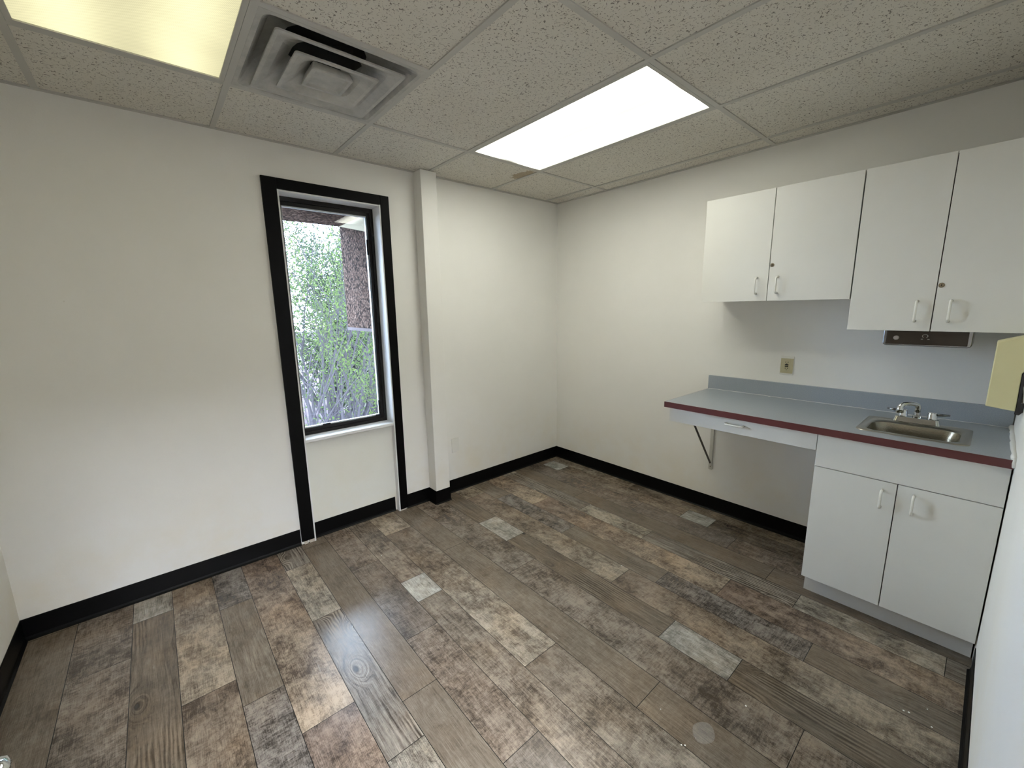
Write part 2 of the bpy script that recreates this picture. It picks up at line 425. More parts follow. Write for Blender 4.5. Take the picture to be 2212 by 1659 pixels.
# warm and cool drifts inside a plank
hue = g.noise(g.map(V3, (1, 1, 1), (5, 5, 5)), 3.1, 3, .6)
c = g.mix(1.0, c, g.ramp(hue, [(.32, (1.05, .995, .93, 1)), (.5, (1, 1, 1, 1)), (.68, (.96, .99, 1.015, 1))]), 'MULTIPLY')
bs = g.noise(g.map(V3, (1.5, 1, 1), (9, 2, 1)), 5.5, 5, .7); c = g.mix(g.ramp(bs, [(.52, 0.0), (.68, .55)]), c, g.mix(1.0, c, (.50, .44, .36, 1), 'MULTIPLY'))
# dark flecks, pale rubbed streaks, knot hearts
fl = g.noise(g.map(V3, (1.8, 1, 1)), 80, 4, .7); c = g.mix(g.ramp(fl, [(.62, 0.0), (.72, .75)]), c, (.03, .026, .022, 1))
stq = g.noise(g.comb(g.math('MULTIPLY', U, 55), g.math('MULTIPLY', V, 6), g.math('ADD', seed, 31)), 1.0, 4, .65)
c = g.mix(g.ramp(stq, [(.65, 0.0), (.74, .50)]), c, (.52, .46, .38, 1))
c = g.mix(g.math('MULTIPLY', g.math('SUBTRACT', 1.0, g.sm(kd, .03, .085)), knot), c, (.035, .028, .022, 1))
g.set(p, 'Base Color', g.mix(1.0, c, (.665, .64, .61, 1), 'MULTIPLY'))
g.set(p, 'Roughness', g.math('MULTIPLY_ADD', f, .08, .19)); p.inputs['Specular IOR Level'].default_value = .46
hgt = g.math('ADD', g.math('MULTIPLY', f, .5), g.math('MULTIPLY', g.noise(g.pos(), 14, 3, .5), .8))
g.set(p, 'Normal', g.bump(hgt, .12, .002))
m_floor = mt
m_seam = plain('plank_seam', (.010, .009, .008, 1), .9, spec=.05)
build_floor()

# ================================================================== WALLS
WX0, WX1, WZT = -2.335, -1.723, 2.180          # window bay inside the casing (floor to head)
# back wall with the bay cut out
bm = bmesh.new()
bx(bm, -L-.12, WX0, 0, WT, 0, H+.25); bx(bm, WX1, .12, 0, WT, 0, H+.25); bx(bm, WX0, WX1, 0, WT, WZT, H+.25)
struct(obj('wall_back', bm, m_wall), 'off-white wall with the tall narrow window')
bm = bmesh.new(); bx(bm, 0, .12, -D-.12, 0, 0, H+.25); struct(obj('wall_right', bm, m_wall), 'off-white wall behind the cabinets')
bm = bmesh.new(); bx(bm, -L-.12, -L, -D-.12, 0, 0, H+.25); struct(obj('wall_left', bm, m_wall), 'off-white wall at the left edge')
DX0, DX1, DZ = -3.34, -2.50, 2.05              # doorway the photograph is taken from
bm = bmesh.new()
bx(bm, -L, DX0, -D-.12, -D, 0, H+.25); bx(bm, DX1, 0, -D-.12, -D, 0, H+.25); bx(bm, DX0, DX1, -D-.12, -D, DZ, H+.25)
struct(obj('wall_front', bm, m_wall), 'off-white wall beside the base cabinet')
# hallway outside the door
bm = bmesh.new()
bx(bm, -L-.12, 0.12, -4.72, -4.6, 0, H+.25); bx(bm, -L-.12, -L, -4.6, -D-.12, 0, H+.25); bx(bm, 0, .12, -4.6, -D-.12, 0, H+.25)
struct(obj('wall_hallway', bm, m_wall), 'hallway walls beyond the open door')
# chase column
struct(box_obj('trim_1', m_wall, (-1.465, -1.342, -.105, 0, 0, H), bevel=.003), 'white boxed chase column from floor to ceiling')

# ------------------------------------------------------------------ baseboards (black rubber cove)
def cove(bm, a, b, nrm, h=.108):
    """cove strip from a to b (xy), nrm = direction into the room"""
    a, b, nrm = Vector(a), Vector(b), Vector(nrm)
    prof = [(0.0, h), (.0025, h), (.0032, h-.004), (.0032, .018), (.006, .008), (.013, .002), (.013, 0.0), (0.0, 0.0)]
    A_ = [bm.verts.new((a.x+nrm.x*t, a.y+nrm.y*t, z)) for t, z in prof]; B_ = [bm.verts.new((b.x+nrm.x*t, b.y+nrm.y*t, z)) for t, z in prof]
    k = len(prof); bm.faces.new(A_); bm.faces.new(B_[::-1])
    for i in range(k): bm.faces.new((A_[i], B_[i], B_[(i+1) % k], A_[(i+1) % k]))
bm = bmesh.new()
cove(bm, (-L, 0), (-2.414, 0), (0, -1)); cove(bm, (-1.664, 0), (-1.465, 0), (0, -1)); cove(bm, (-1.342, 0), (0, 0), (0, -1))
cove(bm, (-1.465, 0), (-1.465, -.1085), (-1, 0)); cove(bm, (-1.4685, -.105), (-1.3385, -.105), (0, -1)); cove(bm, (-1.342, -.1085), (-1.342, 0), (1, 0))
struct(obj('baseboard_back', bm, m_cove), 'black rubber cove base under the window wall')
bm = bmesh.new(); cove(bm, (0, 0), (0, -2.27), (-1, 0)); struct(obj('baseboard_right', bm, m_cove), 'black rubber cove base under the desk counter')
bm = bmesh.new(); cove(bm, (-L, -D), (-L, 0), (1, 0)); struct(obj('baseboard_left', bm, m_cove), 'black rubber cove base at the left wall')
bm = bmesh.new(); cove(bm, (-.61, -D), (DX1, -D), (0, 1)); cove(bm, (DX0, -D), (-L, -D), (0, 1))
struct(obj('baseboard_front', bm, m_cove), 'black rubber cove base beside the base cabinet')

# ================================================================== CEILING
xl = [-GB - k*T for k in range(6)]
yl = [-GA, -GA-2*T]
bm = bmesh.new(); ZT = H + .004
def cell(x0, x1, y0, y1): bx(bm, x0, x1, y0, y1, ZT, ZT+.016)
xs = [0] + xl + [-L]; ys = [0, -GA, -GA-2*T, -D]
for i in range(len(xs)-1):
    for j in range(3):
        x1, x0, y1, y0 = xs[i], xs[i+1], ys[j], ys[j+1]
        if j == 1 and i == 2: continue                    # lit fixture
        if j == 1 and i == 5: continue                    # yellowed fixture
        if j == 1 and i == 4: cell(x0, x1, y0, y1-T); continue   # air diffuser
        cell(x0, x1, y0, y1)
ceil = struct(obj('ceiling', bm, m_tile), 'suspended ceiling of fissured acoustic tiles')
bm = bmesh.new(); tw = .012
for x in xl: bx(bm, x-tw, x+tw, -D, 0, H-.001, H+.007)
for y in yl: 
    for i in range(len(xs)-1): bx(bm, xs[i+1]+(tw if i < len(xs)-2 else 0), xs[i]-(tw if i else 0), y-tw, y+tw, H-.0007, H+.007)
bx(bm, xl[4]+tw, xl[3]-tw, -GA-T-tw, -GA-T+tw, H-.0007, H+.007)
obj('ceiling_grid', bm, m_grid, ceil)
bm = bmesh.new(); e = .022
bx(bm, -L, 0, -e, 0, H-.0015, H+.006); bx(bm, -L, 0, -D, -D+e, H-.0015, H+.006); bx(bm, -e, 0, -D+e, -e, H-.0015, H+.006); bx(bm, -L, -L+e, -D+e, -e, H-.0015, H+.006)
obj('wall_angle', bm, m_grid, ceil)
bm = bmesh.new(); bx(bm, -L-.12, .12, -D-.12, WT, H+.25, H+.30); obj('ceiling_deck', bm, m_duct, ceil)
bm = bmesh.new(); bx(bm, -L-.12, .12, -4.72, -D-.12, H, H+.05); obj('hallway_ceiling', bm, m_wall, ceil)

def fixture(name, label, x0, x1, y0, y1, z, lens_m, frame_m):
    t = thing(name, label, 'ceiling light', ((x0+x1)/2, (y0+y1)/2, z), 'fluorescent ceiling panels')
    a = .013
    bm = bmesh.new(); fw = .017
    X0, X1, Y0, Y1 = x0+a, x1-a, y0+a, y1-a
    bx(bm, X0, X1, Y0, Y0+fw, z-.001, z+.010); bx(bm, X0, X1, Y1-fw, Y1, z-.001, z+.010)
    bx(bm, X0, X0+fw, Y0+fw, Y1-fw, z-.001, z+.010); bx(bm, X1-fw, X1, Y0+fw, Y1-fw, z-.001, z+.010)
    obj('frame', bm, frame_m, t)
    bm = bmesh.new(); bx(bm, X0, X1, Y0, Y1, z+.012, z+.10); bmesh.ops.delete(bm, geom=[f for f in bm.faces if f.calc_center_median().z < z+.02], context='FACES_ONLY')
    obj('housing', bm, m_grid, t)
    bm = bmesh.new(); bx(bm, X0+fw-.002, X1-fw+.002, Y0+fw-.002, Y1-fw+.002, z+.004, z+.007)
    obj('diffuser', bm, lens_m, t, label='lit prismatic diffuser panel')
    return t
m_lensR = lens_mat('prismatic_lens_lit', (1.0, 1.0, .88, 1), LAMP_R, xl[2], xl[1], .05, (.22, .78), .13)
m_lensL = lens_mat('prismatic_lens_yellowed', (1.0, .94, .57, 1), LAMP_L, xl[5], xl[4], .62, (.25, .75))
m_lens_fill = lens_mat('hallway_fill_lens', (.86, .90, 1.0, 1), LAMP_FILL, -3.3, -2.7, .6, (.3, .7))
fixture('ceiling_light', 'bright white fluorescent ceiling panel near the far corner', xl[2], xl[1], yl[1], yl[0], H, m_lensR, m_grid)
fixture('ceiling_light', 'yellowed fluorescent ceiling panel at the top left beside the air diffuser', xl[5], xl[4], yl[1], yl[0], H, m_lensL, m_grid)
fixture('ceiling_light', 'added unseen fill light panel in the hallway outside the door', -3.30, -2.70, -4.35, -3.15, H-.012, m_lens_fill, m_grid)  # added fill light behind the camera, brightens the room through the doorway

# ------------------------------------------------------------------ air diffuser
vx, vy = (xl[3]+xl[4])/2, -GA-T/2
vent = thing('air_diffuser', 'dusty square louvred ceiling air diffuser beside the yellowed light panel', 'air vent', (vx, vy, H))
def frame_loop(bm, loops, closed=False):
    rings = []
    for half, z, r in loops:
        rings.append([bm.verts.new((vx+q[0], vy+q[1], z)) for q in rrect(-half, half, -half, half, r, 4)])
    k = len(rings[0])
    for i in range(len(rings)-1):
        for j in range(k): bm.faces.new((rings[i][j], rings[i][(j+1) % k], rings[i+1][(j+1) % k], rings[i+1][j]))
    if closed: bm.faces.new(rings[-1])
bm = bmesh.new(); frame_loop(bm, [(.2925, H+.006, .002), (.2925, H-.001, .002), (.276, H-.001, .03), (.266, H+.012, .05), (.232, H+.065, .10), (.16, H+.10, .155)])
obj('flange', bm, m_grille, vent, smooth=False)
bm = bmesh.new(); frame_loop(bm, [(.16, H+.10, .155), (.155, H+.20, .15)], True); obj('duct_neck', bm, m_duct, vent)
def louvre(half, inner, z0, z1, name='louvre'):
    bm = bmesh.new()
    frame_loop(bm, [(half, z0+.006, .012), (half, z0, .012), (half-.014, z0, .012), (half-.045, z0+.016, .05), (inner, z1, min(inner, .10)), (inner-.004, z1+.002, min(inner, .10)-.004), (half-.04, z0+.026, .05), (half-.004, z0+.007, .012)])
    obj(name, bm, m_grille, vent)
louvre(.236, .135, H-.014, H+.050)
louvre(.156, .062, H-.022, H+.036)
bm = bmesh.new(); frame_loop(bm, [(.070, H+.012, .008), (.078, H-.014, .006), (.078, H-.020, .006), (.066, H-.020, .006), (.058, H-.013, .006)], True); obj('centre_plate', bm, m_grille, vent)

# ================================================================== WINDOW
win = struct(bpy.data.objects.new('window_1', None), 'tall narrow window with black casing'); sc.collection.objects.link(win); win.location = (-2.03, 0, 0)
bm = bmesh.new(); ct = .016
bx(bm, -2.411, WX0, -ct, .003, .022, 2.240); bx(bm, WX1, -1.663, -ct, .003, .010, 2.240); bx(bm, WX0, WX1, -ct, .003, WZT, 2.240)
obj('casing', bm, m_black, win, bevel=.002, label='flat black painted casing boards')
bm = bmesh.new()   # white reveal lining the bay
bx(bm, WX0, WX0+.009, -.012, .135, 0, WZT); bx(bm, WX1-.009, WX1, -.012, .135, 0, WZT); bx(bm, WX0+.009, WX1-.009, -.008, .135, WZT-.009, WZT)
obj('reveal', bm, m_reveal, win)
SZ = .690
bm = bmesh.new(); bx(bm, WX0+.009, WX1-.009, .028, .125, 0, SZ-.02); obj('apron_panel', bm, m_panel, win)
bm = bmesh.new(); bx(bm, WX0+.009, WX1-.009, -.010, .125, SZ-.020, SZ); obj('window_sill', bm, m_reveal, win, bevel=.003)
bm = bmesh.new(); cove(bm, (WX0+.018, .028), (WX1-.022, .028), (0, -1)); obj('base_strip', bm, m_cove, win, label='black cove strip under the apron')
bm = bmesh.new()
for cx_, w_, z_ in ((-2.385, .022, .022), (-2.350, .03, .020), (-1.700, .045, .010)): bx(bm, cx_-w_/2, cx_+w_/2, -.013, .002, 0, z_)
obj('plinth_gap_caulk', bm, m_chip, win)
FX0, FX1, FZ0, FZ1 = WX0+.009, WX1-.009, SZ, WZT-.009
def frame(bm, x0, x1, z0, z1, wl, wr, wb, wt_, y0, y1):
    bx(bm, x0, x0+wl, y0, y1, z0, z1); bx(bm, x1-wr, x1, y0, y1, z0, z1); bx(bm, x0+wl, x1-wr, y0, y1, z0, z0+wb); bx(bm, x0+wl, x1-wr, y0, y1, z1-wt_, z1)
bm = bmesh.new(); frame(bm, FX0, FX1, FZ0, FZ1, .018, .020, .022, .026, .098, .150); obj('window_frame', bm, m_bronze, win, bevel=.0015)
bm = bmesh.new(); frame(bm, FX0+.018, FX1-.020, FZ0+.022, FZ1-.026, .014, .022, .022, .022, .106, .145); obj('sash', bm, m_bronze, win, bevel=.0015)
GX0, GX1, GZ0, GZ1 = FX0+.032, FX1-.042, FZ0+.044, FZ1-.048
bm = bmesh.new(); frame(bm, GX0, GX1, GZ0, GZ1, .005, .005, .007, .007, .118, .140); obj('glazing_bead', bm, m_spacer, win)
bm = bmesh.new(); bx(bm, GX0+.003, GX1-.003, .127, .131, GZ0+.003, GZ1-.003); obj('glass_pane', bm, m_glass, win)
for b in ((GX1-.009, GX1, .112, .119, 1.87, 1.97), (GX1-.009, GX1, .112, .119, GZ0+.01, GZ0+.11), (GX1-.035, GX1-.003, .112, .119, GZ0, GZ0+.008), (GX0+.115, GX0+.165, .112, .119, GZ0+.001, GZ0+.010)):
    box_obj('setting_block', m_hole, b, win)

# ================================================================== OUTSIDE
def S(o, label): return struct(o, label)
bm = bmesh.new(); bx(bm, -2.9, -1.40, WT, .985, 2.200, 2.62)
S(obj('trim_2', bm, m_agg), 'exposed aggregate hood above the window')
t3 = bmesh.new(); bx(t3, -1.650, -1.40, WT, .985, 1.352, 2.199)
fin = S(obj('trim_3', t3, m_agg), 'exposed aggregate fin beside the window')
box_obj('edge_flashing', m_flash, (-1.653, -1.40, WT, .988, 1.327, 1.352), fin, label='pinkish metal edge strip')
bm = bmesh.new(); prism(bm, [(.975, 2.199), (.265, 2.199), (.265, 2.045)], 'x', -1.656, -1.648); obj('stucco_wedge', bm, m_stucco, fin, label='smooth cream stucco wedge')
bm = bmesh.new(); bx(bm, -60, 60, WT, 90, -2.7, -2.5)
S(obj('ground', bm, m_ground), 'leaf-strewn ground outside the window')
def branch(bm, p, d, ln, r, depth, tips, rnd, spread=.55, up=.10):
    pts = [p.copy()]; rs = [r]; k = 5
    for i in range(k):
        d = (d + Vector((rnd.uniform(-1, 1), rnd.uniform(-1, 1), rnd.uniform(-.6, 1)))*.16 + Vector((0, 0, up*.3))).normalized()
        p = p + d*ln/k; pts.append(p.copy()); rs.append(r*(1-.55*(i+1)/k))
        if depth <= 2: tips.append((p.copy(), d.copy()))
    tube(bm, pts, rs, 6 if depth > 1 else 4, cap=False)
    if depth == 0: return
    for q in range(3 if depth > 1 else 4):
        i = rnd.choice((1, 2, 3, 4, 5) if q else (5,))
        side = Vector((rnd.uniform(-1, 1), rnd.uniform(-1, 1), rnd.uniform(-.35, .7)))
        branch(bm, pts[i], (d + side*spread*1.25).normalized(), ln*rnd.uniform(.5, .72), rs[i]*.66, depth-1, tips, rnd, spread, up)
def leaves(bm, tips, rnd, per, size, jit):
    for p, d in tips:
        for _ in range(per):
            c_ = p + Vector((rnd.gauss(0, jit), rnd.gauss(0, jit), rnd.gauss(0, jit)))
            a = Vector((rnd.uniform(-1, 1), rnd.uniform(-1, 1), rnd.uniform(-1, 1))).normalized(); b_ = a.orthogonal().normalized()
            n_ = a.cross(b_); s_ = size*rnd.uniform(.6, 1.3)
            v = [bm.verts.new(c_ + q) for q in (-a*s_, b_*s_*.45 + n_*s_*.1, a*s_, -b_*s_*.45 + n_*s_*.1)]
            bm.faces.new(v)
def tree(label, base, stems, ln, r, seed_, leaf=m_leaf, per=3, size=.028, jit=.07, depth=3, spread=.55, cat='tree', lean=(.25, .05)):
    rnd = random.Random(seed_); t = thing('tree', label, cat, base, 'trees outside the window')
    bm = bmesh.new(); tips = []
    for k in range(stems):
        a = rnd.uniform(0, 6.28); d = Vector((math.cos(a)*.32+lean[0], math.sin(a)*.3+lean[1], 1)).normalized()
        branch(bm, Vector(base)+Vector((math.cos(a), math.sin(a), 0))*.12, d, ln*rnd.uniform(.8, 1.15), r*rnd.uniform(.7, 1.1), depth, tips, rnd, spread)
    obj('branches', bm, m_bark, t, smooth=True)
    bm = bmesh.new(); leaves(bm, tips, rnd, per, size, jit); obj('foliage', bm, leaf, t)
tree('budding multi-stem tree closest to the window, left of the aggregate fin', (-1.55, 3.0, -2.5), 6, 3.0, .045, 3, per=3, size=.022, depth=3)
tree('budding tree behind the nearest one, its trunk leaning right', (-.65, 4.9, -2.5), 6, 3.0, .05, 11, per=4, size=.028)
tree('low bushy tree under the aggregate fin, fresh green', (.2, 3.6, -2.5), 5, 1.7, .035, 5, per=4, size=.026)
tree('taller tree further back, thinner crown against the sky', (.1, 7.4, -2.5), 6, 3.7, .06, 23, per=4, size=.038, jit=.12)
tree('spreading tree further back on the right', (1.9, 7.2, -2.5), 6, 2.8, .06, 31, per=4, size=.038, jit=.12)
FAR = (('leftmost of the hazy trees filling the background', 1.0, 10.5, 3.0, 41), ('second from the left of the hazy background trees', 1.75, 12.0, 3.3, 43),
       ('third from the left of the hazy background trees', 2.6, 11.6, 2.9, 45), ('rightmost of the hazy background trees, seen under the fin', 3.5, 13.0, 3.0, 49),
       ('farthest and tallest hazy tree at the skyline', 4.0, 19.0, 4.6, 47))
for lb, x, y, hh, sd in FAR: tree(lb, (x, y, -2.5), 5, hh, .08, sd, m_leaf2, 7, .075, .24, 3)

# ================================================================== WALL PLATES
t = thing('blank_wall_plate', 'blank white wall plate low on the wall right of the column', 'wall plate', (-1.211, 0, .398))
bm = bmesh.new(); bx(bm, -1.246, -1.176, -.006, 0, .340, .457); obj('cover_plate', bm, m_white, t, bevel=.002)
for zz in (.428, .369):
    bm = bmesh.new(); lathe(bm, [(.003, 0), (.003, -.0012)], 'y', (-1.211, -.006, zz), 10); obj('screw', bm, m_white, t)
oy, oz = -1.956, 1.117
t = thing('electrical_outlet', 'almond outlet with black test buttons above the worktop', 'outlet', (0, oy, oz))
bm = bmesh.new(); bx(bm, -.005, 0, oy-.037, oy+.037, oz-.058, oz+.058); obj('cover_plate', bm, m_white, t, bevel=.002, label='paint-smeared white plate rim')
bm = bmesh.new(); bx(bm, -.0065, -.004, oy-.034, oy+.034, oz-.048, oz+.044); obj('plate_face', bm, m_almond, t, bevel=.001)
bm = bmesh.new(); bx(bm, -.0085, -.005, oy-.0165, oy+.0165, oz-.033, oz+.033); obj('receptacle', bm, m_almond, t, bevel=.001)
for zz in (.0055, -.0045): box_obj('test_button', m_blackgl, (-.0105, -.008, oy-.009, oy+.009, oz+zz-.003, oz+zz+.003), t)
for zz in (.021, -.017):
    bm = bmesh.new()
    for yy in (.0065, -.0065): bx(bm, -.0089, -.007, oy+yy-.0016, oy+yy+.0016, oz+zz-.0038, oz+zz+.0038)
    lathe(bm, [(.0026, -.0089), (.0026, -.0075)], 'x', (0, oy, oz+zz-.010), 10)
    obj('socket_slots', bm, m_hole, t)

# ================================================================== CABINETS
def d_pull(parent, x, y, z0, z1, vertical=True, out=.030, r=.0052, y1=None):
    """D-shaped wire pull standing out towards -x"""
    a, b = (Vector((x, y, z0)), Vector((x, y, z1))) if vertical else (Vector((x, y, z0)), Vector((x, y1, z0)))
    o_ = Vector((-out, 0, 0)); u = (b-a).normalized(); c_ = .012
    pts = [a, a+o_*.55, a+o_*.86+u*.003, a+o_+u*c_, b+o_-u*c_, b+o_*.86-u*.003, b+o_*.55, b]
    bm = bmesh.new(); tube(bm, pts, [r*1.25, r, r, r, r, r, r, r*1.25], 12)
    return obj('handle', bm, m_pull, parent, smooth=True)
def cam_lock(parent, x, y, z, r=.0105):
    bm = bmesh.new(); lathe(bm, [(r, 0), (r, -.002), (r*.8, -.0045), (r*.55, -.005), (r*.5, -.0035)], 'x', (x, y, z), 24); lk = obj('lock', bm, m_lock, parent, smooth=False)
    bm = bmesh.new(); bx(bm, x-.0056, x-.0034, y-.0012, y+.0012, z-.004, z+.004); obj('keyway', bm, m_hole, lk)
XF = -.320
def upper(label, y0, y1, ys_, z0, z1, pulls, lock):
    t = thing('wall_cabinet', label, 'cabinet', (0, (y0+y1)/2, z0), 'white laminate wall cabinets')
    bm = bmesh.new(); e = .004
    bx(bm, XF+.021, -.001, y0+e, y1-e, z0+.003, z1); obj('body', bm, m_lam, t)
    bm = bmesh.new(); bx(bm, XF+.0185, XF+.0215, y0+e+.002, y1-e-.002, z0+.006, z1-.004); obj('gap_shade', bm, m_gap, t)  # dark sheet behind the doors paints the shade in their gaps
    for (a, b, py) in ((ys_+.0017, y1-.0012, pulls[0]), (y0+.0012, ys_-.0017, pulls[1])):
        d = box_obj('door', m_lam, (XF, XF+.0185, a, b, z0, z1+.002), t, bevel=.0012)
        d_pull(d, XF, py, pulls[2], pulls[3])
        if b < ys_: cam_lock(d, XF, ys_-.0135, lock)
upper('shorter white two-door wall cabinet, left of the pair', -2.2838, -1.5345, -1.9095, 1.513, 2.113, (-1.852, -1.957, 1.555, 1.643), 1.708)
upper('taller white two-door wall cabinet, right of the pair above the sink', -2.8880, -2.2868, -2.5855, 1.3625, 2.113, (-2.530, -2.637, 1.408, 1.497), 1.565)

# base cabinet
BX = -.590
t = thing('base_cabinet', 'white two-door base cabinet under the sink', 'cabinet', (-.3, -2.58, 0))
bm = bmesh.new(); bx(bm, BX+.0205, -.001, -2.884, -2.868, .112, .878); bx(bm, BX+.0205, -.001, -2.2955, -2.2795, .112, .878)
bx(bm, BX+.0205, -.001, -2.868, -2.2955, .112, .128); bx(bm, -.017, -.001, -2.868, -2.2955, .128, .878)
obj('body', bm, m_lam, t)
box_obj('gap_shade', m_gap, (BX+.0180, BX+.0208, -2.884, -2.283, .114, .878), t)
box_obj('toe_kick', m_toe, (-.516, -.05, -2.884, -2.281, 0, .1118), t)
box_obj('false_drawer_front', m_lam, (BX, BX+.018, -2.8850, -2.2800, .7110, .8775), t, bevel=.001)
d = box_obj('door', m_lam, (BX, BX+.018, -2.5825, -2.2800, .111, .7075), t, bevel=.001); d_pull(d, BX, -2.537, .589, .668)
d = box_obj('door', m_lam, (BX, BX+.018, -2.8850, -2.5860, .111, .7075), t, bevel=.001); d_pull(d, BX, -2.640, .593, .674)

# desk drawer slung under the open end of the worktop
t = thing('desk_drawer', 'shallow white drawer slung under the open end of the worktop', 'drawer', (-.3, -1.9, .787))
bm = bmesh.new(); bx(bm, BX+.018, -.03, -2.2775, -2.2600, .790, .878); bx(bm, BX+.018, -.03, -1.540, -1.5240, .790, .878); bx(bm, BX+.018, -.03, -2.2600, -1.540, .790, .800); bx(bm, -.045, -.03, -2.2600, -1.540, .800, .878)
obj('drawer_box', bm, m_lam, t)
d = box_obj('drawer_front', m_lam, (BX, BX+.018, -2.2770, -1.5120, .7865, .8775), t, bevel=.001)
d_pull(d, BX, -1.853, .8385, 0, False, y1=-1.944)

# worktop with sink cut-out
CT0, CT1 = .880, .9125
t = thing('worktop', 'grey laminate worktop with maroon front edge', 'worktop', (-.3, -2.2, CT0))
CL, CR = -1.4955, -2.8860
sx0, sx1, sy0, sy1 = -.520, -.204, -2.757, -2.417      # cut-out
bm = bmesh.new()
bx(bm, -.628, sx0, CR, CL, CT0, CT1); bx(bm, sx1, -.001, CR, CL, CT0, CT1); bx(bm, sx0, sx1, sy1, CL, CT0, CT1); bx(bm, sx0, sx1, CR, sy0, CT0, CT1)
obj('top', bm, m_counter, t)
box_obj('front_edge', m_maroon, (-.6315, -.628, CR, CL, CT0-.001, CT1+.0002), t, label='maroon laminate strip')
box_obj('end_edge', m_maroon, (-.628, -.001, CL, CL+.001, CT0, CT1), t)
box_obj('backsplash', m_counter, (-.020, -.0005, CR, -1.4870, CT1, 1.006), t, bevel=.0015)
bm = bmesh.new(); tube(bm, [(-.0225, y_, CT1+.001+.0006*math.sin(y_*40)) for y_ in [CL-.002-k*(CL-.002-CR)/40 for k in range(41)]], .0016, 6); obj('caulk_line', bm, m_caulk, t)
bm = bmesh.new()   # lumpy caulk where the worktop meets the end wall
rnd = random.Random(4)
tube(bm, [(-.62+.60*k/16, -2.8850, CT1+.003+rnd.uniform(0, .004)) for k in range(17)], [.006+rnd.uniform(0, .005) for k in range(17)], 8)
tube(bm, [(-.631, -2.8875, .885), (-.632, -2.886, .90), (-.625, -2.885, .916)], .006, 8)
obj('end_caulk', bm, m_caulk, t, smooth=True)
bm = bmesh.new(); bx(bm, -.045, -.036, -1.892, -1.881, CT1, CT1+.002); tag(obj('paint_chip', bm, m_white), 'tiny white paint chip on the worktop by the backsplash', 'paint chip')

# sink
SINK = thing('sink', 'small stainless steel bar sink set in the worktop', 'sink', (-.362, -2.587, CT1))
def loops_to_mesh(bm, rings, closed=True):
    R_ = [[bm.verts.new(q) for q in r_] for r_ in rings]; k = len(R_[0])
    for i in range(len(R_)-1):
        for j in range(k): bm.faces.new((R_[i][j], R_[i][(j+1) % k], R_[i+1][(j+1) % k], R_[i+1][j]))
    if closed: bm.faces.new(R_[-1])
ring = lambda x0, x1, y0, y1, r, z: [(q[0], q[1], z) for q in rrect(x0, x1, y0, y1, r, 6)]
z = CT1
bm = bmesh.new(); loops_to_mesh(bm, [ring(-.537, -.188, -2.771, -2.403, .034, z+.0003), ring(-.536, -.189, -2.770, -2.404, .034, z+.003), ring(-.526, -.199, -2.760, -2.414, .032, z+.0045),
    ring(-.512, -.268, -2.744, -2.430, .05, z+.0035), ring(-.506, -.274, -2.738, -2.436, .05, z-.004)], False)
obj('rim', bm, m_steel, SINK, smooth=True)
bm = bmesh.new(); loops_to_mesh(bm, [ring(-.506, -.274, -2.738, -2.436, .05, z-.004), ring(-.500, -.280, -2.730, -2.444, .055, z-.04), ring(-.496, -.284, -2.724, -2.450, .055, z-.13), ring(-.47, -.31, -2.70, -2.475, .045, z-.148), ring(-.42, -.36, -2.62, -2.555, .025, z-.151)])
obj('bowl', bm, m_bowl, SINK, smooth=True)
bm = bmesh.new(); lathe(bm, [(.028, 0), (.028, .003), (.02, .004), (.017, -.001)], 'z', (-.39, -2.587, z-.1505), 20); obj('drain', bm, m_chrome, SINK)

# faucet
FX, FY, FZ = -.232, -2.583, CT1+.0045
t = thing('faucet', 'chrome two-handle faucet behind the sink bowl', 'faucet', (FX, FY, FZ))
bm = bmesh.new(); loops_to_mesh(bm, [ring(FX-.026, FX+.026, FY-.082, FY+.082, .012, FZ), ring(FX-.026, FX+.026, FY-.082, FY+.082, .012, FZ+.004), ring(FX-.018, FX+.020, FY-.076, FY+.076, .010, FZ+.027)])
obj('base_plate', bm, m_chrome, t, bevel=.001)
for sg in (1, -1):
    hy = FY+sg*.051
    bm = bmesh.new(); lathe(bm, [(.0190, 0), (.0185, .006), (.0165, .028), (.0160, .034), (.0150, .036), (0.001, .0365)], 'z', (FX, hy, FZ+.026), 24); hb = obj('handle', bm, m_chrome, t, smooth=True)
    bm = bmesh.new(); tube(bm, [(FX, hy+sg*.010, FZ+.051), (FX, hy+sg*.030, FZ+.054), (FX, hy+sg*.058, FZ+.057)], [.0055, .0058, .0035], 10); obj('lever', bm, m_dchrome, hb, smooth=True)
bm = bmesh.new(); lathe(bm, [(.017, 0), (.017, .010), (.013, .014), (.013, .026), (.010, .028)], 'z', (FX, FY, FZ+.026), 24); obj('spout_nut', bm, m_chrome, t)
sp = []
for k in range(13):
    a = math.pi*k/12; h_ = (1-math.cos(a))/2; sp.append((FX-.052*h_, FY+.058*h_, FZ+.072+.024*max(0, math.sin(a))**.6))
bm = bmesh.new(); tube(bm, [(FX, FY, FZ+.03)] + sp + [(FX-.052, FY+.058, FZ+.052)], [.0110]*13 + [.0140, .0160], 16); obj('spout', bm, m_chrome, t, smooth=True)

